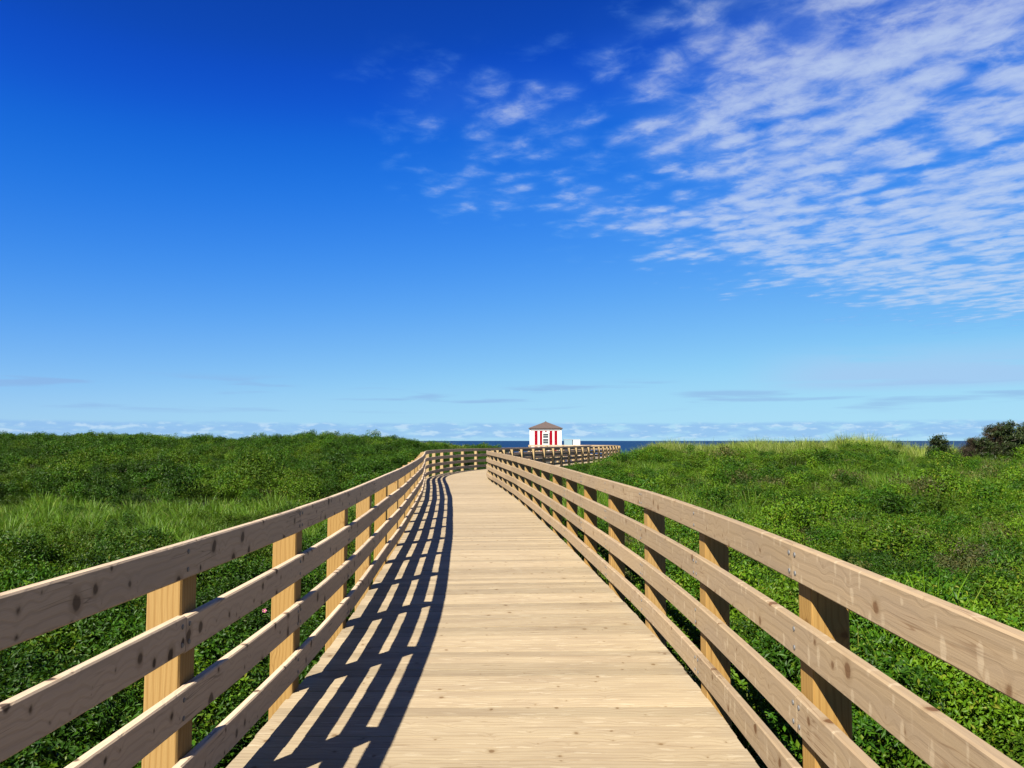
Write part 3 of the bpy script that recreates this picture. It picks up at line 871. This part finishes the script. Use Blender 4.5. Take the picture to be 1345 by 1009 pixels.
M_glass, n, b = new_mat("window_glass"); b.inputs['Base Color'].default_value = (0.03, 0.035, 0.04, 1); b.inputs['Roughness'].default_value = 0.08; b.inputs['Specular IOR Level'].default_value = 0.6
M_blue, n, b = new_mat("pale_blue_panel"); b.inputs['Base Color'].default_value = (0.115, 0.175, 0.21, 1); b.inputs['Roughness'].default_value = 0.35
M_grey, n, b = new_mat("grey_frame"); b.inputs['Base Color'].default_value = (0.22, 0.25, 0.28, 1); b.inputs['Roughness'].default_value = 0.5

HX, HY, HWD, HDP, HH = 3.36, 76.0, 3.05, 3.0, 2.78
hut = empty('beach_hut', (HX, HY, -0.1), R(-3))
tag(hut, 'small red and white striped beach hut with a brown hip roof', 'hut')
fy = -HDP / 2
m = MB(); m.box((0, 0, HH / 2), (HWD, HDP, HH), bevel=0.01); m.build('wall', M_white, hut)
m = MB(); m.box((0, 0, -0.35), (HWD + 0.3, HDP + 0.3, 0.68), bevel=0.01); m.build('plinth', M_beam, hut)
px_w = HWD / 567 * 1.0
for x0, x1 in ((302, 354), (396, 445), (575, 622), (662, 712)):
    m = MB(); m.box(((x0 + x1) / 2 * px_w - 502 * px_w, fy - 0.010, 1.33), ((x1 - x0) * px_w, 0.03, 2.45), bevel=0.004); m.build('stripe', M_red, hut)
for zc2, hh in ((2.52, 0.09), (0.62, 1.02)):
    m = MB(); m.box((3 * px_w, fy - 0.010, zc2), (33 * px_w, 0.03, hh), bevel=0.004); m.build('stripe', M_red, hut)
for sx in (-1, 1):
    for k in (-1.0, -0.5, 0.0, 0.5, 1.0):
        m = MB(); m.box((sx * (HWD / 2 + 0.004), k * 1.1, 1.33), (0.03, 0.18, 2.45), bevel=0.004); m.build('stripe', M_red, hut)
for sx in (-1, 1):
    m = MB(); m.box((sx * (HWD / 2 - 0.03), fy + 0.02, HH / 2 + 0.02), (0.13, 0.13, HH - 0.02), bevel=0.008); m.build('corner_board', M_white, hut)
m = MB()
m.box((0, fy - 0.02, HH - 0.09), (HWD + 0.10, 0.05, 0.19), bevel=0.006); m.box((0, -fy + 0.02, HH - 0.09), (HWD + 0.10, 0.05, 0.19), bevel=0.006)
m.box((HWD / 2 + 0.02, 0, HH - 0.092), (0.05, HDP - 0.02, 0.185), bevel=0.006); m.box((-HWD / 2 - 0.02, 0, HH - 0.092), (0.05, HDP - 0.02, 0.185), bevel=0.006)
m.build('frieze', M_white, hut)
m = MB()
e = HWD / 2 + 0.14; ed = HDP / 2 + 0.14; z0, z1, ap = HH - 0.02, HH + 0.06, HH + 0.72
cs4 = [(-e, -ed), (e, -ed), (e, ed), (-e, ed)]
for i in range(4):
    a, b2 = cs4[i], cs4[(i + 1) % 4]
    m.quad([(*a, z0), (*b2, z0), (*b2, z1), (*a, z1)])
    m.quad([(*a, z1), (*b2, z1), (0, 0, ap)])
m.quad([(*cs4[3], z0), (*cs4[2], z0), (*cs4[1], z0), (*cs4[0], z0)])
roof = m.build('roof', M_shingle, hut)
m = MB(); m.box((0, 0, ap - 0.02), (0.14, 0.14, 0.10), bevel=0.02); m.build('roof_cap', M_shingle, roof)
# sash window: surround, two glazed sashes
win = empty('window', (3 * px_w, fy, 1.80)); win.parent = hut
m = MB()
ww, wh = 128 * px_w, 1.20
for dx2, dz2, sx2, sz2 in ((-ww / 2 + .045, 0, .09, wh), (ww / 2 - .045, 0, .09, wh), (0, wh / 2 - .06, ww - .18, .12), (0, -wh / 2 + .06, ww - .18, .12), (0, 0.02, ww - .18, .10)):
    m.box((dx2, -0.045, dz2), (sx2, 0.05, sz2), bevel=0.004)
m.box((0, -0.07, -wh / 2 - 0.02), (ww + 0.06, 0.12, 0.04), bevel=0.004)
m.build('frame', M_white, win)
for zc3 in (0.285, -0.245):
    m = MB(); m.box((0, -0.022, zc3), (ww - 0.17, 0.012, 0.44)); m.build('pane', M_glass, win)
    m = MB(); m.box((0, -0.040, zc3), (ww - 0.18, 0.018, 0.03)); m.build('glazing_bar', M_white, win)

# two pale boxes to the right of the hut
def cabinet(x, y, w, d, z0, h, mat, label):
    root = empty('storage_box', (x, y, z0)); tag(root, label, 'box')
    m = MB(); m.box((0, 0, h * 0.5), (w, d, h), bevel=0.015); m.build('body', mat, root)
    m = MB(); m.box((0, 0, h + 0.018), (w + 0.05, d + 0.05, 0.035), bevel=0.008); m.build('lid', M_grey if mat is M_blue else M_white, root)
    for sx in (-1, 1):
        for sy in (-1, 1):
            m = MB(); m.box((sx * (w / 2 - .05), sy * (d / 2 - .05), -0.35), (0.07, 0.07, 0.70)); m.build('leg', M_grey, root)
cabinet(5.50, 75.0, 0.80, 0.6, 0.95, 0.66, M_blue, 'pale blue box beside the striped hut, the left one of two')
cabinet(6.33, 75.1, 0.72, 0.6, 0.95, 0.64, M_white, 'white box beside the striped hut, the right one of two')

# ------------------------------------------------------------------ one wild rose in the scrub
M_pink, n, b = new_mat("pink_petals"); b.inputs['Base Color'].default_value = (0.18, 0.035, 0.09, 1); b.inputs['Roughness'].default_value = 0.6
M_yel, n, b = new_mat("yellow_stamens"); b.inputs['Base Color'].default_value = (0.6, 0.4, 0.05, 1)
fl = empty('wild_rose', (-2.36, 7.40, -0.12)); tag(fl, 'single pink wild rose flower in the scrub behind the left railing', 'flower')
for k in range(5):
    a = 2 * math.pi * k / 5
    m = MB()
    ring = [Vector((math.cos(a) * 0.006, math.sin(a) * 0.006, 0))]
    for t in (-0.55, -0.3, 0, 0.3, 0.55):
        ring.append(Vector((math.cos(a + t) * (0.036 - abs(t) * 0.012), math.sin(a + t) * (0.036 - abs(t) * 0.012), 0.014)))
    m.quad([p + Vector((0, 0, 0.001)) for p in ring]); 
    ob = m.build('petal', M_pink, fl)
m = MB(); m.box((0, 0, 0.006), (0.014, 0.014, 0.012), bevel=0.004); m.build('centre', M_yel, fl)
m = MB(); limb(m, (0.03, 0.02, -0.6), (0, 0, 0), 0.004, 0.003, 4); m.build('stem', M_stem, fl)
fl.rotation_euler = (R(50), 0, R(15)); fl.scale = (0.6, 0.6, 0.6)
